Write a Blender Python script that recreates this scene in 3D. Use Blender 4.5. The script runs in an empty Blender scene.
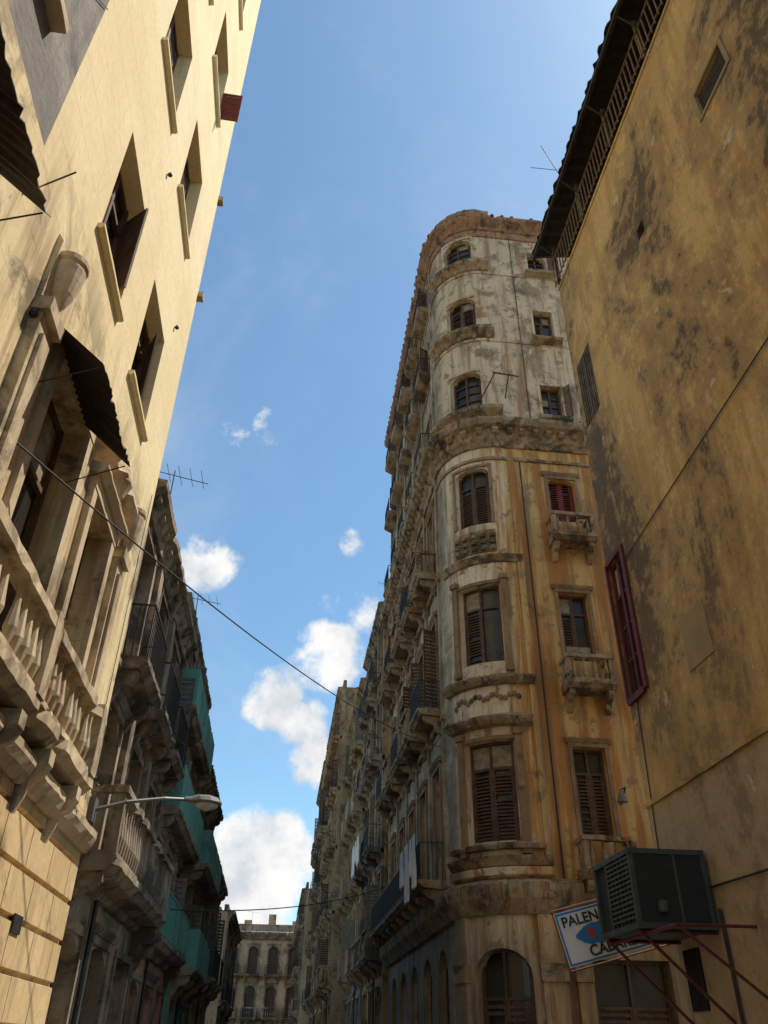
import bpy, math, random
from mathutils import Vector, Matrix
random.seed(7)
sc=bpy.context.scene
U=random.uniform
# ------------------------------------------------------------------ materials
class NT:
    def __init__(s,name):
        s.m=bpy.data.materials.new(name); s.m.use_nodes=True
        s.t=s.m.node_tree; s.b=s.t.nodes['Principled BSDF']
        s.co=s.t.nodes.new('ShaderNodeTexCoord').outputs['Object']
    def n(s,k): return s.t.nodes.new(k)
    def l(s,a,b): s.t.links.new(a,b)
    def map(s,sc_,rot=(0,0,0)):
        m=s.n('ShaderNodeMapping'); m.inputs['Scale'].default_value=sc_; m.inputs['Rotation'].default_value=rot
        s.l(s.co,m.inputs['Vector']); return m.outputs[0]
    def noise(s,scale,det=5,rough=.6,vec=None,dist=0):
        n=s.n('ShaderNodeTexNoise'); n.inputs['Scale'].default_value=scale; n.inputs['Detail'].default_value=det
        n.inputs['Roughness'].default_value=rough; n.inputs['Distortion'].default_value=dist
        s.l(vec or s.co,n.inputs['Vector']); return n.outputs[0]
    def ramp(s,v,a,b,lo=0,hi=1):
        r=s.n('ShaderNodeMapRange'); r.interpolation_type='SMOOTHSTEP'
        r.inputs[1].default_value=a; r.inputs[2].default_value=b; r.inputs[3].default_value=lo; r.inputs[4].default_value=hi
        s.l(v,r.inputs[0]); return r.outputs[0]
    def math(s,op,a,b=None):
        m=s.n('ShaderNodeMath'); m.operation=op
        for i,x in enumerate((a,b)):
            if x is None: continue
            if isinstance(x,(int,float)): m.inputs[i].default_value=x
            else: s.l(x,m.inputs[i])
        return m.outputs[0]
    def mix(s,f,a,b,mode='MIX'):
        m=s.n('ShaderNodeMix'); m.data_type='RGBA'; m.blend_type=mode
        for i,x in ((0,f),(6,a),(7,b)):
            if isinstance(x,(int,float)): m.inputs[i].default_value=x
            elif isinstance(x,tuple): m.inputs[i].default_value=(*x,1)
            else: s.l(x,m.inputs[i])
        return m.outputs[2]
    def xyz(s):
        n=s.n('ShaderNodeSeparateXYZ'); s.l(s.co,n.inputs[0]); return n.outputs
    def out(s,col,rough=.9,bump=None,bs=.3,bd=.02):
        if isinstance(col,tuple): s.b.inputs['Base Color'].default_value=(*col,1)
        else: s.l(col,s.b.inputs['Base Color'])
        s.b.inputs['Roughness'].default_value=rough
        if bump is not None:
            b=s.n('ShaderNodeBump'); b.inputs['Strength'].default_value=bs; b.inputs['Distance'].default_value=bd
            s.l(bump,b.inputs['Height']); s.l(b.outputs[0],s.b.inputs['Normal'])
        return s.m
def plaster(name,base,alt,dirt=(.06,.05,.036),patch=.56,streak=.55,amt=.8,peel=None,peelt=.62,sc_=1.0,hook=None,bs=.35):
    t=NT(name)
    c=t.mix(t.ramp(t.noise(.7*sc_,5,.62),.38,.62),base,alt)
    fine=t.noise(14,3,.7)
    st=t.noise(1.0*sc_,5,.65,vec=t.map((3.2,3.2,.3)))
    pa=t.noise(.9*sc_,7,.72,dist=.5)
    if hook: c=hook(t,c,st,pa,fine)
    if peel:
        pe=t.noise(1.9*sc_,6,.68,dist=.4)
        c=t.mix(t.ramp(pe,peelt-.025,peelt-.005,0,.45),c,tuple(x*.5 for x in peel))
        c=t.mix(t.ramp(pe,peelt,peelt+.015),c,peel)
    m1=t.math('MULTIPLY',t.ramp(st,streak,streak+.2),amt*.75)
    m2=t.math('MULTIPLY',t.ramp(pa,patch,patch+.14),amt)
    c=t.mix(t.math('MAXIMUM',m1,m2),c,dirt)
    c=t.mix(t.ramp(fine,.3,.75,0,.26),c,tuple(x*.5 for x in alt))
    h=t.math('ADD',t.math('MULTIPLY',fine,.35),pa)
    return t.out(c,.92,h,bs,.03)
def simple(name,col,rough=.7,var=.5,scale=6,metal=0):
    t=NT(name)
    n=t.noise(scale,5,.68)
    c=t.mix(t.ramp(n,.35,.7),col,tuple(x*var for x in col))
    t.b.inputs['Metallic'].default_value=metal
    return t.out(c,rough,n,.2,.01)
def glassm(name):
    t=NT(name); c=t.mix(t.ramp(t.noise(.8,3,.5),.4,.6),(.012,.012,.012),(.05,.045,.036))
    t.b.inputs['Specular IOR Level'].default_value=.5
    return t.out(c,.22)
GLASS=glassm('dusty_glass')
WOOD=simple('brown_wood',(.14,.075,.04),.75,.45)
WOODL=simple('pale_wood',(.38,.30,.19),.75,.5)
GREYW=simple('grey_wood',(.21,.18,.145),.8,.5)
REDW=simple('red_wood',(.24,.032,.018),.7,.45)
REDD=simple('dark_red_wood',(.15,.024,.016),.7,.5)
IRON=simple('iron',(.03,.027,.024),.6,.5)
RUST=simple('rusty_metal',(.055,.038,.028),.8,.4,9)
RAILP=simple('painted_rail',(.24,.16,.08),.8,.4,9)
REDI=simple('red_iron',(.16,.03,.02),.6,.5)
LEAF=simple('leaf_green',(.06,.11,.03),.7,.5,9)
def creamhook(t,c,st,pa,fine):
    x,y,z=t.xyz()
    fr=t.math('FRACT',t.math('DIVIDE',z,.62))
    fy=t.math('FRACT',t.math('DIVIDE',t.math('ADD',y,t.math('MULTIPLY',t.math('FLOOR',t.math('DIVIDE',z,.62)),.77)),1.55))
    line=t.math('MAXIMUM',t.ramp(fr,.0,.035,1,0),t.ramp(fy,.0,.012,.7,0))
    c=t.mix(t.math('MULTIPLY',line,.42),c,(.28,.17,.08))
    low=t.ramp(z,9.6,7.2)
    c=t.mix(t.math('MULTIPLY',low,t.ramp(st,.42,.66,.15,.85)),c,(.30,.175,.08))
    c=t.mix(t.math('MULTIPLY',low,t.ramp(pa,.5,.6,0,.85)),c,(.10,.072,.045))
    return c
CREAM=plaster('cream_plaster',(.95,.78,.46),(.88,.70,.385),(.33,.21,.10),.66,.63,.42,peel=(.62,.50,.34),peelt=.73,hook=creamhook,bs=.16)
CREAMT=plaster('cream_trim',(.70,.55,.36),(.52,.39,.24),(.08,.058,.04),.49,.50,.75)
RUSTIC=plaster('rusticated_stone',(.76,.55,.29),(.60,.42,.20),(.09,.065,.04),.52,.52,.6)
GREYST=plaster('grey_stucco',(.34,.295,.25),(.21,.185,.16),(.05,.05,.045),.5,.5,.6,sc_=1.6,bs=.8)
def corner_hook(t,c,st,pa,fine):
    x,y,z=t.xyz()
    zz=t.math('ADD',z,t.math('MULTIPLY',pa,2.6))
    low=t.ramp(zz,18.6,19.6,1,0)
    xx=t.math('ADD',x,t.math('MULTIPLY',st,1.9))
    och=t.math('MULTIPLY',t.ramp(xx,6.4,6.9),low)
    c=t.mix(t.math('MULTIPLY',och,.85),c,(.66,.38,.10))
    rn=t.noise(1.1,6,.66,vec=t.map((2.2,2.2,.16)))
    rs=t.math('MULTIPLY',t.ramp(rn,.43,.57),low)
    c=t.mix(t.math('MULTIPLY',t.math('MULTIPLY',rs,t.ramp(xx,6.15,6.55)),.9),c,(.47,.165,.022))
    c=t.mix(t.ramp(rn,.555,.66,0,.8),c,(.36,.17,.05))
    up=t.math('SUBTRACT',1,low)
    c=t.mix(t.math('MULTIPLY',up,.3),c,(.52,.36,.23))
    c=t.mix(t.math('MULTIPLY',up,t.ramp(pa,.49,.60,.0,.7)),c,(.19,.135,.09))
    c=t.mix(t.math('MULTIPLY',up,t.ramp(rn,.50,.62,.0,.6)),c,(.44,.25,.12))
    c=t.mix(t.math('MULTIPLY',t.ramp(st,.50,.62),.45),c,(.26,.165,.09))
    # narrow-street side, then the ground floor, mixed unevenly towards dark brown
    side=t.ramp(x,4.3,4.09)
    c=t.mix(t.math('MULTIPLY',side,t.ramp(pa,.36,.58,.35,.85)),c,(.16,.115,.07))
    c=t.mix(t.math('MULTIPLY',t.ramp(z,4.6,3.2),t.ramp(st,.35,.6,.35,.75)),c,(.16,.115,.07))
    return c
CORN=plaster('corner_plaster',(.88,.72,.50),(.74,.575,.37),(.07,.053,.036),.575,.56,.72,peel=(.38,.22,.10),peelt=.59,hook=corner_hook)
CORNT=plaster('corner_stone_trim',(.50,.36,.22),(.33,.225,.13),(.045,.035,.026),.47,.49,.85,peel=(.50,.23,.07),peelt=.58,sc_=1.5)
CORNC=plaster('terracotta_cornice',(.48,.25,.13),(.31,.17,.10),(.04,.034,.028),.49,.51,.85,sc_=2)
SURR=plaster('brown_surround',(.39,.24,.125),(.28,.17,.09),(.06,.046,.034),.52,.5,.7,sc_=2)
def yhook(t,c,st,pa,fine):
    x,y,z=t.xyz()
    zz=t.math('ADD',z,t.math('MULTIPLY',pa,.5))
    m=t.noise(.40,8,.70,vec=t.map((1,1,.5),(.55,0,0)),dist=.6)
    g=t.noise(3.2,7,.75)
    c=t.mix(t.ramp(st,.47,.60,0,.55),c,(.46,.25,.08))
    c=t.mix(t.ramp(g,.52,.60,0,.45),c,(.80,.62,.36))
    c=t.mix(t.ramp(zz,4.46,4.56,.85,0),c,(.46,.37,.255))
    f=t.ramp(zz,3.5,8,.5,1)
    comb=t.math('ADD',m,t.math('MULTIPLY',t.math('SUBTRACT',g,.5),.5))
    c=t.mix(t.math('MULTIPLY',t.ramp(comb,.42,.50,0,.6),f),c,(.30,.20,.10))
    c=t.mix(t.math('MULTIPLY',t.ramp(comb,.505,.60,0,.9),f),c,(.075,.056,.038))
    return c
YEL=plaster('yellow_stained_plaster',(.70,.47,.18),(.58,.37,.13),(.12,.085,.05),.60,.60,.5,peel=(.62,.49,.32),peelt=.64,hook=yhook,bs=.7)
YELP=plaster('yellow_patch',(.40,.29,.14),(.30,.22,.11),(.1,.08,.05),.6,.6,.5)
DARKP=plaster('dark_weathered_plaster',(.48,.375,.26),(.31,.24,.165),(.055,.043,.033),.48,.50,.8,peel=(.46,.28,.16),peelt=.59)
DARKT=plaster('dark_weathered_trim',(.46,.36,.25),(.29,.225,.155),(.042,.035,.028),.44,.46,.82)
TEALP=plaster('teal_plaster',(.17,.46,.38),(.15,.36,.30),(.06,.055,.045),.52,.52,.6)
PINKP=plaster('pink_plaster',(.66,.37,.26),(.52,.29,.2),(.06,.05,.04),.52,.5,.7)
SANDP=plaster('sand_plaster',(.54,.40,.22),(.40,.285,.15),(.06,.046,.033),.48,.48,.8,peel=(.36,.21,.12),peelt=.59)
OCHP=plaster('ochre_plaster',(.58,.37,.13),(.43,.265,.10),(.06,.047,.033),.48,.48,.78)
BLUEP=plaster('blue_plaster',(.26,.33,.44),(.21,.26,.34),(.06,.05,.04),.5,.5,.7)
FARP=plaster('far_plaster',(.60,.44,.27),(.44,.32,.18),(.09,.07,.05),.52,.52,.7)
ROOFM=simple('roof_felt',(.09,.08,.07),.9)
# ------------------------------------------------------------------ builder
class Bld:
    def __init__(s,name,P,mats,arc=None):
        s.name=name; s.P=P; s.mats=mats; s.arc=arc; s.d={}
        s.root=bpy.data.objects.new(name,None); sc.collection.objects.link(s.root)
    def g(s,part): return s.d.setdefault(part,([],[]))
    def quad(s,part,pts):
        v,f=s.g(part); n=len(v); v.extend(pts); f.append(tuple(range(n,n+len(pts))))
    def cuts(s,s0,s1,step=None):
        r=[s0,s1]
        if s.arc and s0<s.arc and s1>0:
            n=24
            r+=[s.arc*i/n for i in range(n+1) if s0+.01<s.arc*i/n<s1-.01]
        if step:
            k=int((s1-s0)/step)
            r+=[s0+(s1-s0)*i/k for i in range(1,k)] if k>1 else []
        r=sorted(r); o=[r[0]]
        for x in r[1:]:
            if x-o[-1]>1e-3: o.append(x)
        return o
    def prof(s,part,s0,s1,pts,rough=0):
        v,f=s.g(part); c=s.cuts(s0,s1,.16 if rough else None); m=len(pts); n=len(v)
        for a in c:
            chip=U(.05,.14) if (rough and random.random()<.08) else 0
            for (d,z) in pts:
                dd=d; zz=z
                if rough and d>.02:
                    dd+=U(-rough,rough*.5); zz+=U(-rough,rough)*.6
                    if d>.2: dd-=chip
                v.append(s.P(a,zz,dd))
        for i in range(len(c)-1):
            for j in range(m):
                k=(j+1)%m
                f.append((n+i*m+j,n+i*m+k,n+(i+1)*m+k,n+(i+1)*m+j))
        f.append(tuple(n+j for j in range(m))); e=n+(len(c)-1)*m
        f.append(tuple(e+j for j in reversed(range(m))))
    def box(s,part,s0,s1,z0,z1,d0,d1,rough=0):
        s.prof(part,s0,s1,[(d0,z0),(d1,z0),(d1,z1),(d0,z1)],rough)
    def wbox(s,part,x0,x1,y0,y1,z0,z1):
        v,f=s.g(part); n=len(v)
        v.extend([(x,y,z) for z in (z0,z1) for (x,y) in ((x0,y0),(x1,y0),(x1,y1),(x0,y1))])
        for q in ((0,3,2,1),(4,5,6,7),(0,1,5,4),(1,2,6,5),(2,3,7,6),(3,0,4,7)): f.append(tuple(n+i for i in q))
    def wall(s,part,s0,s1,z0,z1,ops,dep=.3,reveal=None):
        rv=reveal or part
        S=set(s.cuts(s0,s1)); Z={z0,z1}
        for o in ops: S|={o[0],o[1]}; Z|={o[2],o[3]}
        S=sorted(x for x in S if s0-1e-6<=x<=s1+1e-6); Z=sorted(Z)
        for i in range(len(S)-1):
            if S[i+1]-S[i]<1e-4: continue
            for j in range(len(Z)-1):
                cs=(S[i]+S[i+1])/2; cz=(Z[j]+Z[j+1])/2
                if any(o[0]<cs<o[1] and o[2]<cz<o[3] for o in ops): continue
                s.quad(part,[s.P(S[i],Z[j],0),s.P(S[i+1],Z[j],0),s.P(S[i+1],Z[j+1],0),s.P(S[i],Z[j+1],0)])
        for o in ops:
            a,b,c,d=o[:4]; r=o[4] if len(o)>4 else 0
            for x in (a,b): s.quad(rv,[s.P(x,c,0),s.P(x,d-r,0),s.P(x,d-r,-dep),s.P(x,c,-dep)])
            n=10; pt=[]
            for i in range(n+1):
                if r: u=math.pi*i/n; pt.append(((a+b)/2-(b-a)/2*math.cos(u), d-r+r*math.sin(u)))
                else: pt.append((a+(b-a)*i/n,d))
            for i in range(n):
                (p,q),(p2,q2)=pt[i],pt[i+1]
                if r: s.quad(part,[s.P(p,q,0),s.P(p2,q2,0),s.P(p2,d,0),s.P(p,d,0)])
                s.quad(rv,[s.P(p,q,0),s.P(p2,q2,0),s.P(p2,q2,-dep),s.P(p,q,-dep)])
                s.quad(rv,[s.P(p,c,0),s.P(p2,c,0),s.P(p2,c,-dep),s.P(p,c,-dep)])
    def win(s,a,b,c,d,dep=.28,kind='mix',wood='joinery',pitch=.085):
        s.box('glass',a,b,c,d,-dep-.05,-dep)
        f=.07 if b-a>.7 else .05; e=-dep+.002; g=-dep+.07
        s.box(wood,a,a+f,c,d,e,g); s.box(wood,b-f,b,c,d,e,g)
        s.box(wood,a+f,b-f,c,c+f,e,g-.01); s.box(wood,a+f,b-f,d-f,d,e,g-.01)
        m=(a+b)/2; s.box(wood,m-.035,m+.035,c+f,d-f,e,g-.003)
        def slats(x0,x1,q0,q1):
            s.box(wood,x0,x0+.05,q0,q1,e,g-.015); s.box(wood,x1-.05,x1,q0,q1,e,g-.015)
            z=q0+.02
            while z<q1-pitch:
                if random.random()>.06: s.prof(wood,x0+.05,x1-.05,[(-dep+.005,z+pitch*.55),(-dep+.05,z),(-dep+.055,z+.02),(-dep+.01,z+pitch*.55+.02)])
                z+=pitch
        def panes(x0,x1,q0,q1,k):
            for i in range(1,k): z=q0+(q1-q0)*i/k; s.box(wood,x0,x1,z-.02,z+.02,e,g-.02)
            for i in range(k):
                r=random.random()
                if r<.2: s.box('board',x0,x1,q0+(q1-q0)*i/k+.02,q0+(q1-q0)*(i+1)/k-.02,e,e+.02)
        t=d-f-(d-c)*.25
        for x0,x1 in ((a+f,m-.035),(m+.035,b-f)):
            if kind=='glazed': panes(x0,x1,c+f,d-f,4)
            elif kind=='shutter': slats(x0,x1,c+f,d-f)
            elif kind=='mix':
                slats(x0,x1,c+f,t-.03); panes(x0,x1,t+.03,d-f,1)
            elif kind=='half':
                if x0<m-.05: slats(x0,x1,c+f,t-.03)
                panes(x0,x1,t+.03,d-f,1)
        if kind in('mix','half'): s.box(wood,a+f,b-f,t-.03,t+.03,e,g-.006)
    def leaf(s,wood,hinge,dirn,w,c,d,ang,d0=.0,pitch=.09):
        ca,sa=math.cos(ang)*dirn,math.sin(ang)
        def q(u,z,t): return s.P(hinge+u*ca-t*sa*dirn,z,d0+u*sa+t*abs(math.cos(ang)))
        def bx(u0,u1,z0,z1,t0,t1):
            v,f=s.g(wood); n=len(v)
            v.extend([q(u,z,t) for z in (z0,z1) for (u,t) in ((u0,t0),(u1,t0),(u1,t1),(u0,t1))])
            for k in ((0,3,2,1),(4,5,6,7),(0,1,5,4),(1,2,6,5),(2,3,7,6),(3,0,4,7)): f.append(tuple(n+i for i in k))
        bx(0,.05,c,d,0,.03); bx(w-.05,w,c,d,0,.03); bx(.05,w-.05,c,c+.06,0,.028); bx(.05,w-.05,d-.06,d,0,.028)
        z=c+.08
        while z<d-.1: bx(.05,w-.05,z,z+pitch*.75,.008,.02); z+=pitch
    def surround(s,part,a,b,c,d,w=.14,p=.06,hood=.16):
        s.box(part,a-w,a-.002,c,d,0,p); s.box(part,b+.002,b+w,c,d,0,p); s.box(part,a-w,b+w,d+.002,d+w,0,p+.01)
        if hood: s.prof(part,a-w-.08,b+w+.08,[(0,d+w+.003),(hood*.6,d+w+.003),(hood,d+w+.08),(hood,d+w+.12),(0,d+w+.16)],.012)
    def lathe(s,part,cs,cd,prof,n=8):
        v,f=s.g(part); b=len(v)
        for (r,z) in prof:
            for i in range(n):
                u=2*math.pi*i/n; v.append(s.P(cs+r*math.cos(u),z,cd+r*math.sin(u)))
        for j in range(len(prof)-1):
            for i in range(n):
                k=(i+1)%n; f.append((b+j*n+i,b+j*n+k,b+(j+1)*n+k,b+(j+1)*n+i))
        f.append(tuple(b+i for i in range(n))); f.append(tuple(b+(len(prof)-1)*n+i for i in range(n)))
    def balustrade(s,part,a,b,z,h,d,side=True,step=.2):
        def bal(cs,cd):
            s.lathe(part,cs,cd,[(.05,z+.06),(.03,z+.1),(.035,z+.12),(.062,z+h*.33),(.05,z+h*.45),(.028,z+h*.68),(.03,z+h-.14),(.05,z+h-.1)])
        s.box(part,a,b,z,z+.06,d-.14,d,.006); s.box(part,a-.02,b+.02,z+h-.1,z+h,d-.16,d+.03,.012)
        n=max(2,int((b-a-.3)/step))
        for i in range(n):
            if random.random()<.07: continue
            bal(a+.2+(b-a-.4)*i/(n-1),d-.07)
        for x in (a,b-.13): s.box(part,x,x+.13,z+.062,z+h-.102,d-.14,d-.003)
        if side:
            for x in (a,b-.12):
                s.box(part,x,x+.12,z+h-.1,z+h-.004,0,d-.162); s.box(part,x,x+.12,z,z+.058,0,d-.142)
                for k in range(1,int(d/.2)): bal(x+.06,k*.2-.06)
    def rail(s,part,a,b,z,h,d,step=.12,r=.009):
        s.box(part,a,b,z+h-.03,z+h,d-.03,d); s.box(part,a,b,z+.07,z+.09,d-.025,d-.005)
        n=int((b-a)/step)
        for i in range(n+1):
            x=a+(b-a)*i/n; s.box(part,x-r,x+r,z,z+h-.031,d-.024,d-.006)
        for x in (a,b-.02):
            s.box(part,x,x+.02,z+h-.028,z+h-.002,0,d-.031)
            for k in range(1,int(d/step)): s.box(part,x,x+.018,z,z+h-.03,k*step,k*step+.018)
    def bracket(s,part,c,z,p,h,w=.14):
        s.prof(part,c-w/2,c+w/2,[(0,z),(p,z),(p,z-h*.22),(p*.78,z-h*.42),(p*.42,z-h*.5),(p*.34,z-h*.7),(p*.16,z-h*.95),(0,z-h)])
    def balcony(s,slab,railp,a,b,z,d,kind='iron',h=.9,br=True):
        s.prof(slab,a,b,[(0,z-.22),(d-.12,z-.18),(d-.04,z-.1),(d,z-.08),(d,z),(0,z)],.012)
        if br:
            for x in (a+.15,b-.15): s.bracket(slab,x,z-.2,d*.75,.5)
        if kind=='iron': s.rail(railp,a+.03,b-.03,z,h,d-.04)
        elif kind=='stone': s.balustrade(slab,a+.02,b-.02,z+.002,h,d-.03)
        elif kind=='solid':
            s.box(railp,a+.02,b-.02,z+.002,z+h,d-.12,d-.02,.006)
            for x in (a+.02,b-.1): s.box(railp,x,x+.08,z+.002,z+h-.004,0,d-.122)
    def rod(s,part,p0,p1,r=.01,n=6):
        v,f=s.g(part); b=len(v); p0=Vector(p0);p1=Vector(p1); ax=(p1-p0).normalized()
        x=ax.orthogonal().normalized(); y=ax.cross(x)
        for p in (p0,p1):
            for i in range(n):
                u=2*math.pi*i/n; v.append(tuple(p+x*r*math.cos(u)+y*r*math.sin(u)))
        for i in range(n): k=(i+1)%n; f.append((b+i,b+k,b+n+k,b+n+i))
        f.append(tuple(b+i for i in range(n))); f.append(tuple(b+n+i for i in reversed(range(n))))
    def done(s):
        for part,(v,f) in s.d.items():
            me=bpy.data.meshes.new(part); me.from_pydata([tuple(p) for p in v],[],f); me.update()
            me.materials.append(s.mats[part])
            o=bpy.data.objects.new(part,me); sc.collection.objects.link(o); o.parent=s.root
        return s.root
def M(walls,trim,joinery=WOOD,**k):
    d=dict(walls=walls,trim=trim,joinery=joinery,glass=GLASS,board=WOODL,iron=IRON,roof=ROOFM,red=REDW,rust=RUST,slab=trim,surr=trim)
    d.update(k); return d
def corbels(b,part,a,e,z,p,h,step=.45,w=.14):
    n=int((e-a)/step)
    for i in range(n+1):
        if random.random()<.05: continue
        b.bracket(part,a+(e-a)*i/max(n,1),z,p,h,w)
# ------------------------------------------------------------------ cream building (near left)
XL=-2.6
b=Bld('cream_apartment_building',lambda s,z,d:(XL+d,s,z),M(CREAM,CREAMT,WOOD,rustic=RUSTIC,grey=GREYST))
E=11.06; TOP=28.5
cols=[(5.88,7.12),(8.2,9.5)]
rows=[(9.2,11.15),(13.45,15.55),(17.75,19.75),(22.0,24.0),(25.6,27.4)]
ops=[(c[0],c[1],r[0],r[1]) for c in cols for r in rows]
b.wall('walls',4.3,E,4.1,TOP,ops+[(5.95,7.25,4.1,7.3),(7.95,9.0,4.1,7.0)],.32)
b.wall('grey',-6,4.298,8.2,TOP,[(2.7,3.55,9.1,11.0),(2.7,3.55,13.3,15.2)],.3)
b.wall('walls',-6,4.298,4.1,8.198,[(1.5,2.7,4.1,6.4)],.3)
b.wall('rustic',-6,E,0,4.098,[(6.2,7.4,0,3.0,.4),(3.2,4.4,0,3.0,.4)],.4)
for i,o in enumerate(ops):
    b.win(*o,dep=.3,kind=['half','shutter','glazed','half','mix'][i%5])
    b.prof('walls',o[0]-.08,o[1]+.08,[(0,o[2]-.09),(.05,o[2]-.09),(.08,o[2]-.06),(.08,o[2]-.01),(0,o[2]-.01)],.004)
b.leaf('joinery',7.1,-1,.48,9.32,10.9,math.radians(50),-.26,.06)
b.leaf('joinery',9.47,-1,.48,9.4,10.9,math.radians(30),-.26,.06)
b.win(2.7,3.55,9.1,11.0,.28,'glazed'); b.prof('trim',2.55,3.7,[(0,8.98),(.14,8.98),(.14,9.08),(0,9.08)],.006)
b.win(2.7,3.55,13.3,15.2,.28,'glazed')
b.win(5.95,7.25,4.1,7.3,.3,'half',pitch=.07); b.win(7.95,9.0,4.1,7.0,.3,'shutter',pitch=.07); b.win(1.5,2.7,4.1,6.4,.28,'shutter')
b.win(6.2,7.4,0,3.0,.38,'shutter'); b.win(3.2,4.4,0,3.0,.38,'shutter')
b.surround('trim',7.95,9.0,4.1,7.0,.16,.08,.2); b.surround('trim',5.95,7.25,4.1,7.3,.14,.06,0)
b.leaf('red',9.5,1,.42,17.85,18.85,math.radians(88),.0,.07)
for z in (14.1,17.3): b.wbox('trim',XL-.3,XL+.1,E+.002,E+.16,z,z+.14)
z=0.05;k=0
while z<3.6:
    y=-6+(k%2)*.45
    while y<E-.05:
        y1=min(y+.9,E)
        if not ((y1>3.1 and y<4.5 and z<3.0) or (y1>6.1 and y<7.5 and z<3.0)):
            y1b=y1-.022
            b.prof('rustic',max(y,-6),y1b,[(0,z),(.045,z+.015),(.045,z+.385),(0,z+.4)])
        y+=.9
    z+=.43;k+=1
b.prof('trim',-6,E,[(0,3.62),(.1,3.62),(.16,3.7),(.2,3.78),(.2,3.86),(0,3.9)],.012)
b.prof('slab',1.0,9.7,[(.005,3.99),(.24,3.99),(.28,4.03),(.33,4.06),(.33,4.16),(.005,4.16)],.014)
for y in [1.4,2.5,3.6,4.7,5.8,6.9,8.0,9.3]:
    b.bracket('trim',y,3.97,.29,.6,.18)
b.balustrade('trim',1.1,9.65,4.162,.74,.31,True,.19)
for y in (4.7,7.05,9.5): b.box('trim',y-.11,y+.11,4.164,4.97,.13,.345)
for y in (5.3,9.6):
    b.box('trim',y-.17,y+.17,4.145,7.0,0,.1); b.box('trim',y-.1,y+.1,4.4,6.8,.102,.14)
    b.box('trim',y-.21,y+.21,7.003,7.16,0,.17,.006)
    b.lathe('trim',y,.12,[(.02,7.17),(.07,7.28),(.11,7.4),(.145,7.58),(.16,7.72),(.145,7.76),(.17,7.79),(.17,7.85),(.12,7.88),(.07,7.95),(.0,8.0)],16)
    b.prof('trim',y-.2,y+.2,[(0,7.0),(.04,7.0),(.06,7.95),(0,8.05)])
b.prof('trim',7.5,9.3,[(0,7.5),(.2,7.52),(.26,7.6),(.24,7.68),(0,7.75)],.01)
b.lathe('trim',8.5,.1,[(.02,7.2),(.12,7.35),(.2,7.55),(.16,7.75),(.05,7.85)],10)
def awning(b,y0,y1,d0,z0,d1,z1):
    n=int((y1-y0)/.05)
    v,f=b.g('rust')
    st=len(v)
    for i in range(n+1):
        y=y0+(y1-y0)*i/n; w=.012*(1 if i%2 else -1)
        j=U(-.02,.02)
        v.extend([b.P(y,z0+w,d0),b.P(y,z1+w,d1+j),b.P(y,z1+w-.012,d1+j),b.P(y,z0+w-.012,d0)])
    for i in range(n):
        for q in range(4):
            r=(q+1)%4; f.append((st+i*4+q,st+i*4+r,st+i*4+4+r,st+i*4+4+q))
    for y in (y0+.05,y1-.05):
        b.rod('iron',b.P(y,z1-.02,d1-.03),b.P(y,z1-.3,0),.007)
awning(b,5.5,7.1,.0,7.35,.6,6.8)
awning(b,2.0,3.75,.0,7.05,.58,6.5)
b.rod('iron',(XL+.0,4.55,8.0),(XL+.3,4.4,8.02),.008); b.rod('iron',(XL,3.9,6.0),(XL+.3,3.8,6.1),.008)
for (y,z) in ((5.1,6.9),(9.9,11.9),(7.5,12.7)): b.lathe('iron',y,.04,[(.02,z),(.04,z+.03),(.02,z+.08)])
for (y0_,z0_,y1_,z1_) in ((3.2,9.4,4.3,10.8),(10.75,4.2,10.8,9.0)): b.rod('iron',(XL+.02,y0_,z0_),(XL+.02,y1_,z1_),.006)
b.box('iron',8.85,9.15,2.5,2.66,.048,.062)
b.wbox('walls',XL-9,XL-.4,-6,E,0,TOP-.1)
b.quad('walls',[(XL,E,0),(XL-.41,E,0),(XL-.41,E,TOP),(XL,E,TOP)])
b.quad('roof',[(XL,-6,TOP),(XL,E,TOP),(XL-9,E,TOP),(XL-9,-6,TOP)])
b.prof('trim',-6,E,[(0,TOP-.4),(.2,TOP-.4),(.35,TOP-.1),(.35,TOP),(0,TOP+.01)],.01)
b.done()
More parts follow.
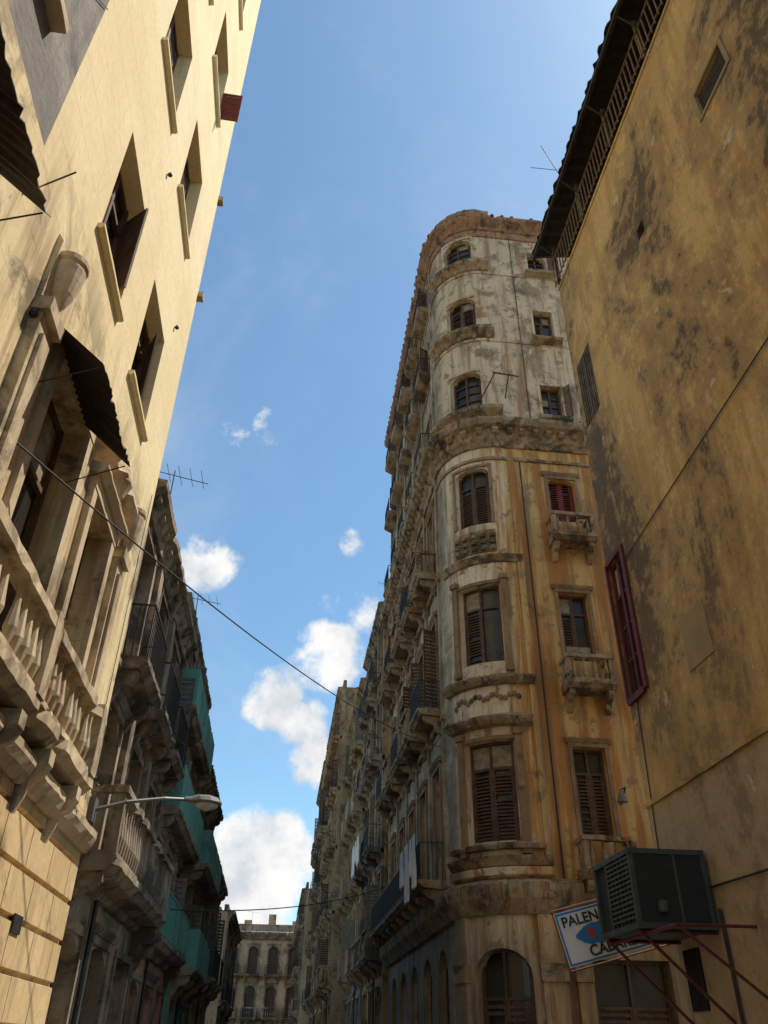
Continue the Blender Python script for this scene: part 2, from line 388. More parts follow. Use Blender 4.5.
# ------------------------------------------------------------------ generic row building
def rowb(name,side,x,y0,y1,h,floors,walls,trim,wood=WOOD,bay=2.2,kinds=('iron','stone'),depth=9,parap=.5,prj=.65,cor=.4,arch=True,slab=None,pitch=.13,rw=IRON):
    sg=1 if side<0 else -1
    b=Bld(name,lambda s,z,d:(x+sg*d,s,z),M(walls,trim,wood,slab=slab or trim,railm=rw))
    n=max(1,round((y1-y0)/bay)); bw=(y1-y0)/n; ops=[]; fl=floors+[h]
    for fi in range(len(floors)):
        z0=fl[fi]; z1=fl[fi+1]; fh=z1-z0
        for i in range(n):
            c=y0+bw*(i+.5); w=.55 if fi else .75
            ops.append((c-w,c+w,z0+(.02 if fi else .0),z0+fh*.78, (.3 if (arch and (fi+i)%3!=2) else 0)))
    b.wall('walls',y0,y1,0,h,ops,.3)
    for k,o in enumerate(ops):
        b.win(*o[:4],dep=.28,kind=random.choice(['shutter','mix','half','glazed','shutter']),pitch=pitch)
        b.surround('surr',*o[:4],w=.12,p=.05,hood=.14 if k%2 else 0)
        if k>=n and random.random()<.35: b.leaf('joinery',o[1],-1,.5,o[2]+.1,o[3]-.35,U(1.2,2.4),-.02,.12)
    for fi in range(1,len(floors)):
        z=fl[fi]; kd=kinds[fi%len(kinds)]
        b.prof('trim',y0,y1,[(0,z-.3),(.1,z-.28),(.16,z-.2),(.16,z-.12),(0,z-.08)],.01)
        if random.random()<.25: b.balcony('slab','railm',y0+.3,y1-.3,z,prj,kd)
        else:
            for i in range(n):
                c=y0+bw*(i+.5)
                if random.random()<.85: b.balcony('slab','railm',c-.85,c+.85,z,prj+U(-.08,.05),kd if random.random()<.8 else 'iron')
    for i in range(n+1):
        y=y0+bw*i; a=max(y0,y-.16); e=min(y1,y+.16)
        b.box('trim',a,e,fl[1]-.05,h-.5,0,.1)
    b.prof('trim',y0-.05,y1+.05,[(0,h-.5),(.12,h-.5),(.15,h-.35),(cor*.7,h-.2),(cor,h-.14),(cor,h-.02),(0,h+.03)],.02)
    corbels(b,'trim',y0+.2,y1-.2,h-.22,cor*.75,.35,.55,.16)
    b.box('trim',y0,y1,h+.03,h+parap,-.2,.02,.012)
    for q in range(3):
        ya=U(y0+.5,y1-1.2); b.wbox('walls',min(x-sg*1,x-sg*2.2),max(x-sg*1,x-sg*2.2),ya,ya+U(.7,1.2),h,h+U(.9,1.7))
    X0=x-sg*.4; X1=x-sg*depth
    b.wbox('walls',min(X0,X1),max(X0,X1),y0,y1,0,h-.05)
    for y in (y0,y1): b.quad('walls',[(x,y,0),(X0,y,0),(X0,y,h+.0),(x,y,h+.0)])
    b.quad('roof',[(x,y0,h),(x,y1,h),(X1,y1,h),(X1,y0,h)])
    b.rod('iron',(x+sg*.06,y0+bw,.2),(x+sg*.06,y0+bw,h-.6),.04)
    return b
def antenna(b,x,y,z,h=1.6):
    b.rod('iron',(x,y,z),(x,y,z+h),.012)
    b.rod('iron',(x-.6,y-.1,z+h*.95),(x+.6,y+.2,z+h*.9),.008)
    for k in range(6):
        q=-.5+k*.2; b.rod('iron',(x+q,y-.28+q*.2,z+h*.92),(x+q,y+.3+q*.2,z+h*.92),.005)
def wash(b,x,ya,yb,z,h):
    v,f=b.g('cloth'); n=10; st=len(v)
    for i in range(n+1):
        for j in range(6):
            y=ya+(yb-ya)*i/n
            v.append((x+.05*math.sin(i*1.3+j*.5)*(j/5),y+.02*math.sin(j),z-h*j/5))
    for i in range(n):
        for j in range(5): q=st+i*6+j; f.append((q,q+1,q+7,q+6))
b=rowb('weathered_balcony_building',-1,XL-.2,11.2,18.0,9.6,[0,3.7,6.5],DARKP,DARKT,GREYW,2.2,('iron','stone'),cor=.34,prj=.6)
antenna(b,XL+.05,12.0,9.4,1.0); b.done()
b=rowb('pink_balcony_building',-1,XL-.25,18.05,24.5,10.6,[0,3.5,6.0,8.3],PINKP,DARKT,GREYW,2.1,('solid','iron','solid'),slab=DARKT,rw=TEALP,cor=.2,prj=.5)
antenna(b,XL-.2,19,10.5,1.0); b.done()
b=rowb('teal_balcony_building',-1,XL-.15,24.55,31,8.7,[0,3.4,6.0],TEALP,DARKT,GREYW,2.1,('solid','solid'),rw=TEALP,prj=.6); b.done()
b=rowb('grey_row_building',-1,XL-.1,31.05,38,7.2,[0,3.6],FARP,DARKT,GREYW,2.1,('iron',)); b.done()
b=rowb('plain_block_building',-1,-2.7,46,58,7.5,[0,3.6],FARP,DARKT,GREYW,3,('iron',),prj=.3,parap=.3); b.done()
# ------------------------------------------------------------------ right row beyond corner building
b=rowb('ochre_row_building',1,3.9,33.35,41,19.3,[0,4.6,8.4,12.1,15.7],OCHP,DARKT,GREYW,2.4,('iron','stone'),rw=IRON,depth=10); antenna(b,4.2,35,19.5,1.8); b.done()
b=rowb('blue_row_building',1,3.8,41.05,50,18.6,[0,4.6,8.3,11.8,15.2],BLUEP,SANDP,GREYW,2.4,('iron','solid'),rw=DARKP,depth=10); b.done()
b=rowb('sand_row_building',1,3.05,50.05,63,21.6,[0,4.6,8.3,11.8,15.2,18.4],SANDP,SANDP,WOOD,2.5,('iron','stone'),depth=10); b.done()
b=rowb('tall_row_building',1,2.9,63.05,76,20.6,[0,4.6,8.3,11.8,15.2],SANDP,DARKT,WOOD,2.5,('stone','iron'),depth=10); b.done()
b=rowb('old_row_building',1,2.1,76.05,92,13.3,[0,4.2,7.4,10.4],FARP,DARKT,WOOD,2.5,('iron','stone'),depth=10); b.done()
# far building closing the street (faces -Y)
b=Bld('street_end_building',lambda s,z,d:(s,96-d,z),M(FARP,DARKT,WOOD,railm=IRON))
ops=[]
for fz,fh in ((0,3.6),(4.2,2.8),(8.0,2.6)):
    for i in range(9):
        c=-13+i*2.1; ops.append((c-.5,c+.5,fz,fz+fh,.35))
b.wall('walls',-15,6,0,12,ops,.35)
for o in ops: b.win(*o[:4],dep=.3,kind=random.choice(['shutter','half','mix']),pitch=.2); b.surround('surr',*o[:4],w=.14,p=.08,hood=.16)
for z in (4.2,8.0):
    b.prof('trim',-15,6,[(0,z-.3),(.2,z-.3),(.25,z-.15),(0,z-.1)],.02)
    for i in range(9):
        c=-13+i*2.1
        if random.random()<.85: b.balcony('slab','railm',c-.8,c+.8,z,.9,'iron' if random.random()<.6 else 'stone')
b.prof('trim',-15,6,[(0,11.2),(.3,11.3),(.6,11.7),(.6,11.9),(0,12.05)],.04); b.box('trim',-15,6,12.05,12.7,-.25,0,.04)
for q in range(5): b.wbox('walls',-9+q*2.6,-8.2+q*2.6,97,98,12,13.2+.6*(q%2))
antenna(b,-3,97,12.5,1.6)
b.wbox('walls',-15,6,96.4,108,0,11.95); b.done()
# ------------------------------------------------------------------ corner turret building
R=1.7; L=R*math.pi/2; CX=5.8; CY=20.7
def PC(s,z,d):
    if s<=0: return (CX-R-d,CY-s,z)
    if s<L:
        t=s/R; return (CX-(R+d)*math.cos(t),CY-(R+d)*math.sin(t),z)
    return (CX+(s-L),CY-R-d,z)
b=Bld('corner_turret_building',PC,M(CORN,CORNT,WOOD,top=CORNC,surr=SURR,rail2=SURR,railm=IRON,cloth=WOODL),arc=L)
S0=-12.55; S1=L+8.5; H=29.0
tc=1.66
fx=[7.35,7.5,7.62,7.72,7.82,7.9]
tz=[(5.7,8.1,0),(10.2,12.55,0),(14.6,16.7,.2),(19.25,20.8,.25),(23.0,24.55,.25),(26.6,27.95,.3)]
fz=[(5.8,7.95,0),(10.3,12.35,0),(14.8,16.35,.15),(18.8,20.3,0),(22.5,24.0,0),(26.1,27.25,.3)]
ops=[];W=[]
for i in range(6):
    w=.66 if i==0 else (.62 if i==1 else .56)
    o=(tc-w,tc+w,*tz[i]); ops.append(o); W.append((o,['mix','half','mix','glazed','mix','glazed'][i],i,'t'))
    for k,dx in enumerate((0,2.6,5.2)):
        c=L+(fx[i]-CX)+dx; ww=.36 if i>2 else .42
        o=(c-ww,c+ww,*fz[i]); ops.append(o); W.append((o,['mix','half','shutter','glazed','half','glazed'][i],i,'f'))
for i in range(6):
    for k in range(5):
        c=-1.5-k*2.35; o=(c-.5,c+.5,tz[i][0]-(.5 if i<3 else .1),tz[i][1],.3); ops.append(o)
        W.append((o,random.choice(['shutter','mix','half','glazed']),i,'s'))
g=[(tc-.68,tc+.68,0,3.5,.55),(L+1.0,L+2.75,0,3.3,0),(L+4.2,L+5.6,0,3.3,0)]+[(-1.5-k*2.35-.7,-1.5-k*2.35+.7,0,3.7,.6) for k in range(5)]
b.wall('walls',S0,S1,0,H,ops+g,.28)
for o in g: b.win(*o[:4],dep=.27,kind='mix',pitch=.12)
for o,kd,i,wh in W:
    b.win(*o[:4],dep=.24,kind=kd,wood='red' if (wh=='f' and i==2) else 'joinery')
    if wh=='t' and i<2:
        for x in (o[0]-.2,o[1]+.03):
            b.box('surr',x,x+.17,o[2]-.15,o[3]+.1,0,.1); b.box('surr',x-.03,x+.2,o[3]+.1,o[3]+.25,0,.15); b.box('surr',x-.02,x+.19,o[2]-.3,o[2]-.15,0,.13)
        b.box('surr',o[0]-.02,o[1]+.02,o[3]+.003,o[3]+.1,0,.05)
    elif wh=='t': b.surround('surr' if i==2 else 'walls',*o[:4],w=.1,p=.04,hood=0)
    elif wh=='f': b.surround('surr' if i<3 else 'walls',*o[:4],w=.1,p=.05,hood=.12 if i<3 else 0)
    else: b.surround('surr' if i<3 else 'walls',*o[:4],w=.12,p=.06,hood=.15 if i<3 else 0)
    if wh=='s' and random.random()<.4: b.leaf('joinery',o[1],-1,.48,o[2]+.1,o[3]-.35,U(1.2,2.2),-.02,.12)
for i in (3,5):
    c=L+(fx[i]-CX); b.leaf('joinery',c+.36,-1,.34,fz[i][0]+.05,fz[i][1]-.05,2.2,-.02)
for z in (19.0,22.75,26.35):
    b.prof('trim',.3,2.8,[(0,z-.36),(.1,z-.32),(.2,z-.22),(.32,z-.12),(.34,z),(0,z+.02)],.014)
    for k in range(5): b.bracket('trim',.6+k*.5,z-.3,.14,.25,.1)
    b.prof('walls',S0,S1,[(0,z-.5),(.04,z-.5),(.05,z-.4),(0,z-.38)],.004)
for i in (3,4,5):
    for dx in (0,2.6,5.2):
        c=L+(fx[i]-CX)+dx; z=fz[i][0]
        b.prof('trim',c-.55,c+.55,[(0,z-.24),(.1,z-.22),(.28,z-.12),(.3,z-.02),(0,z)],.01)
    for k in range(5):
        c=-1.5-k*2.35; z=tz[i][0]-.12
        b.prof('trim',c-.8,c+.8,[(0,z-.3),(.2,z-.25),(.45,z-.12),(.48,z),(0,z)],.012)
        b.rail('iron',c-.75,c+.75,z,.75,.44,.14)
b.rod('iron',PC(2.2,19.3,.3),PC(2.55,20.0,.75),.02); b.rod('iron',PC(2.9,19.3,.3),PC(2.95,20.0,.75),.02); b.rod('iron',PC(2.5,20.0,.75),PC(3.3,19.95,.7),.025)
b.prof('trim',S0,S1,[(0,17.45),(.08,17.45),(.12,17.6),(.2,17.68),(.3,17.95),(.5,18.05),(.56,18.2),(.56,18.32),(.4,18.38),(0,18.5)],.04)
corbels(b,'trim',S0+.2,S1-.2,17.98,.42,.4,.42,.16)
b.box('trim',S0,S1,16.95,17.05,0,.06,.01)
b.box('top',S0,S1,28.05,28.4,0,.05,.008)
b.prof('top',S0,S1,[(0,28.4),(.1,28.42),(.16,28.55),(.36,28.72),(.42,28.8),(.42,28.92),(0,29.1)],.03)
corbels(b,'trim',S0+.2,S1-.2,28.72,.3,.22,.4,.12)
b.box('top',S0,S1,29.1,29.45,-.3,-.02,.03)
for i in range(60):
    s=S0+.15+i*(S1-S0-.3)/59
    if random.random()<.88: b.lathe('top',s,.36,[(.09,28.93),(.1,28.98),(.06,29.04)],6)
b.prof('top',-.3,3.0,[(-.3,29.3),(.1,29.3),(.16,29.45),(.16,29.6),(-.3,29.75)],.03)
for (z,pp) in ((13.45,.12),(9.75,.22),(5.35,.2)):
    b.prof('trim',.35,3.0,[(0,z-.22),(pp*.5,z-.2),(pp,z-.08),(pp+.03,z),(0,z+.04)],.012)
b.box('trim',1.0,2.3,13.6,14.35,0,.05)
for k in range(5):
    for j in range(3): b.lathe('trim',1.12+k*.27,.055,[(.09,13.64+j*.22),(.11,13.73+j*.22),(.03,13.8+j*.22)],7)
b.prof('trim',.55,2.8,[(0,8.42),(.2,8.45),(.3,8.55),(.34,8.62),(0,8.78)],.015)
for k in range(17):
    s=.72+k*.115; zz=9.12+.16*abs(math.sin(k*.75))
    b.lathe('trim',s,.01,[(.02,zz-.07),(.06,zz-.03),(.07,zz+.03),(.02,zz+.08)],7)
b.prof('trim',.5,2.85,[(0,5.5),(.22,5.5),(.26,5.6),(0,5.68)],.01)
b.prof('walls',.4,2.95,[(0,4.9),(.16,4.95),(.2,5.1),(0,5.15)],.01)
b.prof('trim',S0,L+.9,[(0,4.15),(.1,4.15),(.2,4.3),(.32,4.45),(.36,4.62),(.36,4.75),(0,4.9)],.02)
b.prof('trim',L+.902,S1,[(0,4.35),(.1,4.35),(.18,4.5),(.18,4.6),(0,4.7)],.012)
for c,w in ((.62,.2),(2.78,.26),(L+.75,.16)):
    b.box('walls',c-w,c+w,0,2.85,0,.14); b.box('trim',c-w-.03,c+w+.03,2.853,3.2,0,.19,.008); b.box('walls',c-w,c+w,3.203,4.14,0,.1)
for i in (0,1,2):
    for dx in (0,2.6,5.2):
        c=L+(fx[i]-CX)+dx; z=fz[i][0]-.78
        b.balcony('trim','railm',c-.66,c+.66,z,.62,'stone',.72)
v,f=b.g('cloth'); st=len(v); c0=L+(fx[1]-CX)
for i in range(9):
    for j in range(5):
        v.append(b.P(c0-.34+.68*i/8,10.75-.1*abs(i-4)/4*j/4-.32*j/4*(.7+.3*math.sin(i)),-.1+.01*math.sin(i*2+j)))
for i in range(8):
    for j in range(4): q=st+i*5+j; f.append((q,q+1,q+6,q+5))
for i in (0,1,2):
    z=tz[i][0]-.55
    if i==0:
        b.balcony('trim','railm',-12.3,-.5,z,.75,'iron',.9,False); corbels(b,'trim',-12.1,-.7,z-.2,.6,.5,1.15,.18)
    else:
        for k in range(5):
            c=-1.5-k*2.35
            b.balcony('trim','railm',c-.85,c+.85,z,.7,['stone','iron'][(i+k)%2],.85)
    b.prof('trim',S0,-.1,[(0,z-.5),(.1,z-.48),(.14,z-.38),(0,z-.34)],.01)
for s in (L+.28,L+3.05): b.box('walls',s-.09,s+.09,4.95,17.0,0,.05)
for k in range(6): b.box('walls',-.35-k*2.35-.1,-.35-k*2.35+.1,4.95,28,0,.07)
b.rod('rust',(6.35,18.93,4.9),(6.35,18.93,16.9),.022,8)
b.rod('rust',(6.9,18.97,18.6),(6.9,18.97,28),.014,8)
b.rod('iron',PC(0.3,8.9,.03),PC(-9,9.3,.03),.01)
b.wbox('walls',CX-R+.4+1.5,CX+8.5,CY-R+.4,33.25,0,28.9)
b.quad('roof',[(CX-R+.0,CY,29.0),(CX-R,33.25,29.0),(CX+8.5,33.25,29),(CX+8.5,CY-R,29),(CX,CY-R,29),(CX-R*.7,CY-R*.7,29)])
b.quad('walls',[(CX-R,33.25,0),(CX+8.5,33.25,0),(CX+8.5,33.25,29),(CX-R,33.25,29)])
b.quad('walls',[(CX+8.5,33.25,0),(CX+8.5,CY-R,0),(CX+8.5,CY-R,29),(CX+8.5,33.25,29)])
b.done()
# ------------------------------------------------------------------ yellow building (near right)
XR=4.7
b=Bld('yellow_stained_building',lambda s,z,d:(XR-d,s,z),M(YEL,YEL,WOOD,patch=YELP,low=YEL,white=GREYW,rail=RAILP,dred=REDD))
YE=10.33
ops=[(4.43,5.1,11.78,12.25),(6.98,7.2,11.95,12.2),(9.5,10.15,10.65,12.15),(9.72,10.28,5.75,7.9),(-1,0,5.5,7.5)]
b.wall('walls',-6,YE,0,14.5,ops,.3)
b.win(9.5,10.15,10.65,12.15,.08,'glazed','white')
for k in range(8): b.box('white',9.52+k*.085,9.535+k*.085,10.67,12.13,-.01,.01)
b.win(*ops[3],dep=.1,kind='glazed',wood='dred'); b.win(-1,0,5.5,7.5,.2,'glazed')
for (a,e,c,d) in ((9.62,9.718,5.7,7.96),(10.282,10.328,5.7,7.96)): b.box('dred',a,e,c,d,0,.04)
b.box('dred',9.72,10.28,5.66,5.748,0,.05); b.box('dred',9.72,10.28,7.902,7.98,0,.04)
b.box('glass',4.43,5.1,11.78,12.25,-.29,-.25); b.box('glass',6.98,7.2,11.95,12.2,-.29,-.25)
for k in range(7): b.prof('white',4.43,5.1,[(-.02,11.8+k*.065),(-.1,11.84+k*.065),(-.1,11.855+k*.065),(-.02,11.815+k*.065)])
for (a,e,c,d) in ((4.36,4.428,11.72,12.31),(5.102,5.17,11.72,12.31),(4.43,5.1,11.72,11.778),(4.43,5.1,12.252,12.31)): b.box('patch',a,e,c,d,0,.02)
b.box('patch',7.85,8.48,5.42,6.1,0,.012)
b.prof('walls',-6,YE,[(0,4.28),(.035,4.28),(.035,4.34),(0,4.36)],.012)
b.box('walls',-6,YE,14.5,14.58,-.3,.02,.01)
b.rail('rail',-6,YE,14.6,.75,.07,.13,.012)
for y in [YE-.1-k*1.5 for k in range(11)]:
    b.box('rail',y-.03,y+.03,14.6,15.75,-.02,.05)
b.box('rust',-6,YE+.2,15.62,15.7,.34,.4)
v,f=b.g('rust'); st=len(v); n=220
for i in range(n+1):
    y=-6+(YE+.22+6)*i/n; w=.025*math.sin(i*1.6)
    j=U(-.03,.03)
    v.extend([(XR-.42+j,y,15.76+w),(XR+3,y,16.5+w),(XR+3,y,16.47+w),(XR-.42+j,y,15.73+w)])
for i in range(n):
    for q in range(4):
        r=(q+1)%4; f.append((st+i*4+q,st+i*4+r,st+i*4+4+r,st+i*4+4+q))
for k in range(8): b.rod('rust',(XR-.03,YE-.2-k*1.5,15.3),(XR-.38,YE-.2-k*1.5,15.66),.018)
b.wbox('walls',XR+2.5,XR+10,-6,YE,14.5,16.2)
b.rod('iron',(4.35,8.6,15.7),(3.95,8.4,16.4),.008); b.rod('iron',(4.3,8.6,15.95),(3.8,8.7,16.1),.006)
b.wbox('walls',XR+.4,XR+10,-6,YE,0,14.45)
b.quad('walls',[(XR,YE,0),(XR+.41,YE,0),(XR+.41,YE,14.5),(XR,YE,14.5)])
b.quad('roof',[(XR,-6,14.5),(XR,YE,14.5),(XR+10,YE,14.5),(XR+10,-6,14.5)])
b.rod('iron',(XR-.02,3.4,8.02),(XR-.02,9.9,7.66),.008)
b.rod('iron',(XR-.02,9.9,7.66),(XR-.02,10.2,3.2),.008)
b.rod('iron',(XR-.03,3,3.0),(XR-.03,10.2,3.15),.012)
b.rod('iron',(XR-.03,8.9,.5),(XR-.03,8.9,2.9),.02)
b.box('glass',9.6,9.95,2.0,2.6,.0,.02)
for k in range(9): b.box('rust',9.6+k*.043,9.612+k*.043,2.0,2.6,.021,.04)
b.done()
# ------------------------------------------------------------------ air conditioner
ACM=simple('ac_painted_metal',(.075,.085,.072),.6,.5,5); ACD=simple('ac_dark_grille',(.02,.021,.02),.7,.6)
b=Bld('air_conditioner',lambda s,z,d:(s,z,d),dict(case=ACM,grille=ACD,frame=REDI,iron=IRON))
x0,x1,y0,y1,z0,z1=3.78,4.66,9.0,10.15,2.72,3.5
b.wbox('grille',x0+.03,x1-.03,y0+.03,y1-.03,z0+.03,z1-.03)
for (xa,xb) in ((x0,x0+.05),(x1-.05,x1)):
    for (ya,yb) in ((y0,y0+.05),(y1-.05,y1)): b.wbox('case',xa,xb,ya,yb,z0,z1)
for z in (z0-.01,z1-.05):
    b.wbox('case',x0-.005,x1+.005,y0-.005,y1+.005,z,z+.055)
for k in range(13): z=z0+.09+k*.05; b.wbox('case',x0+.005,x0+.028,y0+.05,y1-.42,z,z+.022)
b.wbox('case',x0+.002,x0+.03,y1-.42,y1-.38,z0+.05,z1-.05)
for k in range(5): b.wbox('case',x0+.008,x0+.02,y0+.14+k*.12,y0+.15+k*.12,z0+.05,z1-.05)
b.wbox('grille',x0+.05,x1-.05,y0+.004,y0+.028,z0+.046,z1-.052)
b.wbox('case',x0+.5,x0+.53,y0-.002,y0+.003,z0+.05,z1-.05)
b.P=lambda s,z,d:(s,y0-.02+d,z)
b.lathe('case',x0+.3,0,[(.05,z0+.14),(.055,z0+.16),(.055,z0+.24),(.03,z0+.26)],10)
b.rod('frame',(x0+.05,y0+.1,z0-.03),(XR,y0+.1,z0-.03),.02); b.rod('frame',(x0+.05,y1-.1,z0-.03),(XR,y1-.1,z0-.03),.02)
b.rod('frame',(x0+.05,y0+.1,z0-.03),(XR,y0+.1,z0-.85),.018); b.rod('frame',(x0+.05,y1-.1,z0-.03),(XR,y1-.1,z0-.85),.018)
b.rod('frame',(x0+.1,y0-.7,z0-.06),(x0+.1,y1,z0-.06),.018); b.rod('frame',(x0+.1,y0-.7,z0-.06),(XR,y0-.7,z0-.06),.016)
b.rod('frame',(x0+.1,y0-.7,z0-.06),(XR,y0-.7,z0-.7),.016)
b.done()
# ------------------------------------------------------------------ cabaret sign
root=bpy.data.objects.new('cabaret_sign',None); sc.collection.objects.link(root)
SW=simple('sign_white_paint',(.80,.79,.74),.45,.85,3); SB=simple('sign_blue_paint',(.03,.2,.5),.5,.8); SK=simple('sign_black_paint',(.02,.02,.03),.5,.8); SR=simple('sign_red_paint',(.5,.05,.04),.5,.8)
def cube(name,c,sz,mat,par):
    me=bpy.data.meshes.new(name); x,y,z=[q/2 for q in sz]
    vs=[(c[0]+i*x,c[1]+j*y,c[2]+k*z) for k in(-1,1) for (i,j) in((-1,-1),(1,-1),(1,1),(-1,1))]
    me.from_pydata(vs,[],[(0,3,2,1),(4,5,6,7),(0,1,5,4),(1,2,6,5),(2,3,7,6),(3,0,4,7)]); me.materials.append(mat)
    o=bpy.data.objects.new(name,me); sc.collection.objects.link(o); o.parent=par; return o
cube('board',(0,0,0),(1.2,.05,.62),SW,root)
for z in (-.3,.3): cube('border',(0,-.028,z*.96),(1.19,.006,.022),SB,root)
for x in (-.585,.585): cube('border_side',(x,-.029,0),(.02,.006,.58),SB,root)
def ell(name,c,rx,rz,mat,y):
    me=bpy.data.meshes.new(name); n=28
    vs=[(c[0]+rx*math.cos(2*math.pi*i/n)*(1+.06*math.sin(5*i)),y,c[1]+rz*math.sin(2*math.pi*i/n)*(1+.08*math.cos(3*i))) for i in range(n)]
    me.from_pydata(vs,[],[tuple(range(n))]); me.materials.append(mat)
    o=bpy.data.objects.new(name,me); sc.collection.objects.link(o); o.parent=root
ell('emblem',(-.1,-.01),.30,.12,SB,-.031); ell('emblem_face',(.0,-.01),.06,.09,SW,-.0335); ell('emblem_mouth',(-.2,.0),.05,.06,SR,-.0335)
for txt,z,x in (('PALENQUE',.13,-.54),('CABARET',-.25,-.3)):
    cu=bpy.data.curves.new(txt,'FONT'); cu.body=txt; cu.size=.17; cu.extrude=.003; cu.offset=.003; cu.materials.append(SK)
    o=bpy.data.objects.new('lettering',cu); sc.collection.objects.link(o); o.parent=root
    o.rotation_euler=(math.radians(90),0,0); o.location=(x,-.032,z)
bb=Bld('sign_frame',lambda s,z,d:(s,z,d),dict(frame=REDI))
for z in (-.35,.35): bb.rod('frame',(-.6,.04,z),(.75,.04,z),.012)
bb.rod('frame',(-.6,.04,-.35),(-.6,.04,.35),.012); bb.rod('frame',(.6,.04,-.35),(.6,.04,.35),.012)
fr=bb.done(); fr.parent=root; fr.name='frame'
root.location=(4.17,11.0,2.93); root.rotation_euler=(0,math.radians(-14),math.radians(-6))
# ------------------------------------------------------------------ street lamp on left wall
LM=simple('lamp_grey_metal',(.16,.16,.145),.5,.7); LG=simple('lamp_lens',(.4,.4,.36),.25,.8)
b=Bld('street_lamp',lambda s,z,d:(s,z,d),dict(arm=LM,head=LM,lens=LG))
pts=[(-2.6,11.3,4.2),(-2.2,11.45,4.36),(-1.75,11.75,4.5),(-1.45,12.0,4.56)]
for i in range(3): b.rod('arm',pts[i],pts[i+1],.026,8)
b.wbox('arm',-2.8,-2.55,11.2,11.4,4.05,4.35)
A=Vector((-1.5,11.96,4.55)); D=Vector((.55,.35,.02)); D.normalize(); Sd=Vector((D.y,-D.x,0)).normalized(); Up=Vector((0,0,1))
def loft(part,secs,n=12,zs=1):
    v,f=b.g(part); st=len(v)
    for (t,w,h,o) in secs:
        for i in range(n):
            u=2*math.pi*i/n; p=A+D*t+Sd*(w*math.cos(u))+Up*(o+h*math.sin(u)*(1 if math.sin(u)>0 else zs)); v.append(tuple(p))
    for j in range(len(secs)-1):
        for i in range(n): k=(i+1)%n; f.append((st+j*n+i,st+j*n+k,st+(j+1)*n+k,st+(j+1)*n+i))
    f.append(tuple(st+i for i in range(n))); f.append(tuple(st+(len(secs)-1)*n+i for i in range(n)))
loft('head',[(0,.04,.04,0),(.1,.07,.06,0),(.2,.12,.09,.01),(.35,.15,.10,.015),(.5,.13,.085,.01),(.58,.07,.05,0),(.6,.02,.02,0)],12,.35)
loft('lens',[(.2,.05,.01,-.03),(.26,.1,.06,-.03),(.38,.12,.085,-.03),(.5,.09,.05,-.03),(.54,.02,.01,-.03)],12)
b.done()
b=Bld('wall_lantern',lambda s,z,d:(s,d,z),dict(arm=IRON,shade=LM))
b.rod('arm',(8.0,19.0,6.6),(8.0,18.6,6.9),.02); b.rod('arm',(8.0,18.6,6.9),(7.75,18.3,6.75),.02)
b.lathe('shade',7.75,18.3,[(.03,6.75),(.05,6.68),(.11,6.52),(.12,6.47)],12)
b.done()
# ------------------------------------------------------------------ cables
def cable(name,p0,p1,sag,r=.012,n=24):
    cu=bpy.data.curves.new(name,'CURVE'); cu.dimensions='3D'; cu.bevel_depth=r; sp=cu.splines.new('POLY'); sp.points.add(n)
    p0=Vector(p0);p1=Vector(p1)
    for i in range(n+1):
        t=i/n; p=p0.lerp(p1,t); p.z-=sag*4*t*(1-t); sp.points[i].co=(*p,1)
    cu.materials.append(IRON)
    o=bpy.data.objects.new(name,cu); sc.collection.objects.link(o)
cable('overhead_cable',(-2.6,5.2,5.75),(4.1,21.5,8.6),.45,.009)
cable('overhead_cable',(-2.2,18,3.9),(4.0,30,6.5),.3)
cable('overhead_cable',(3.9,22.0,8.3),(7.0,18.9,8.0),.1,.01)
# ------------------------------------------------------------------ laundry
CL=simple('white_cloth',(.82,.79,.74),.9,.85,3)
b=Bld('hanging_laundry',lambda s,z,d:(s,z,d),dict(cloth=CL,line=IRON))
b.rod('line',(3.25,20.9,6.2),(3.25,25.2,6.2),.006,4)
for (ya,yb,h) in ((21.0,21.5,1.25),(21.6,22.0,.9),(22.2,22.9,1.4),(23.2,23.8,.9)): wash(b,3.24,ya,yb,6.2,h)
b.done()
b=Bld('hanging_laundry',lambda s,z,d:(s,z,d),dict(cloth=CL,line=IRON))
b.rod('line',(3.12,36,9.4),(3.12,40,9.4),.006,4)
for (ya,yb,h) in ((36.2,37,1.2),(37.3,38,.9),(38.4,39.4,1.3)): wash(b,3.12,ya,yb,9.4,h)
b.done()
# ------------------------------------------------------------------ weeds growing from ledges
b=Bld('ledge_weeds',lambda s,z,d:(s,z,d),dict(leaves=LEAF))
def weed(x,y,z,r,n):
    v,f=b.g('leaves')
    for i in range(n):
        u=U(0,6.28); q=U(.0,1)**.7*r; h=U(-.2,.8)*r*(1.2-q/r); c=Vector((x+math.cos(u)*q,y+math.sin(u)*q,z+h))
        d1=Vector((U(-1,1),U(-1,1),U(-1,1))).normalized()*U(.02,.045); d2=Vector((U(-1,1),U(-1,1),U(-1,1))).normalized()*.02
        st=len(v); v.extend([tuple(c-d1),tuple(c+d2),tuple(c+d1),tuple(c-d2)]); f.append((st,st+1,st+2,st+3))
for (x,y,z,r,n) in ((7.9,18.6,18.4,.28,160),(8.5,18.6,18.4,.2,80),(3.75,22,18.4,.22,90),(3.7,26,18.4,.25,100),(-2.32,9.8,4.15,.12,80),(3.6,30,18.4,.25,80),(5.0,19.1,29.15,.2,80),(-2.3,16.0,6.6,.15,60),(6.9,18.45,9.6,.12,50)):
    weed(x,y,z,r,n)
b.done()
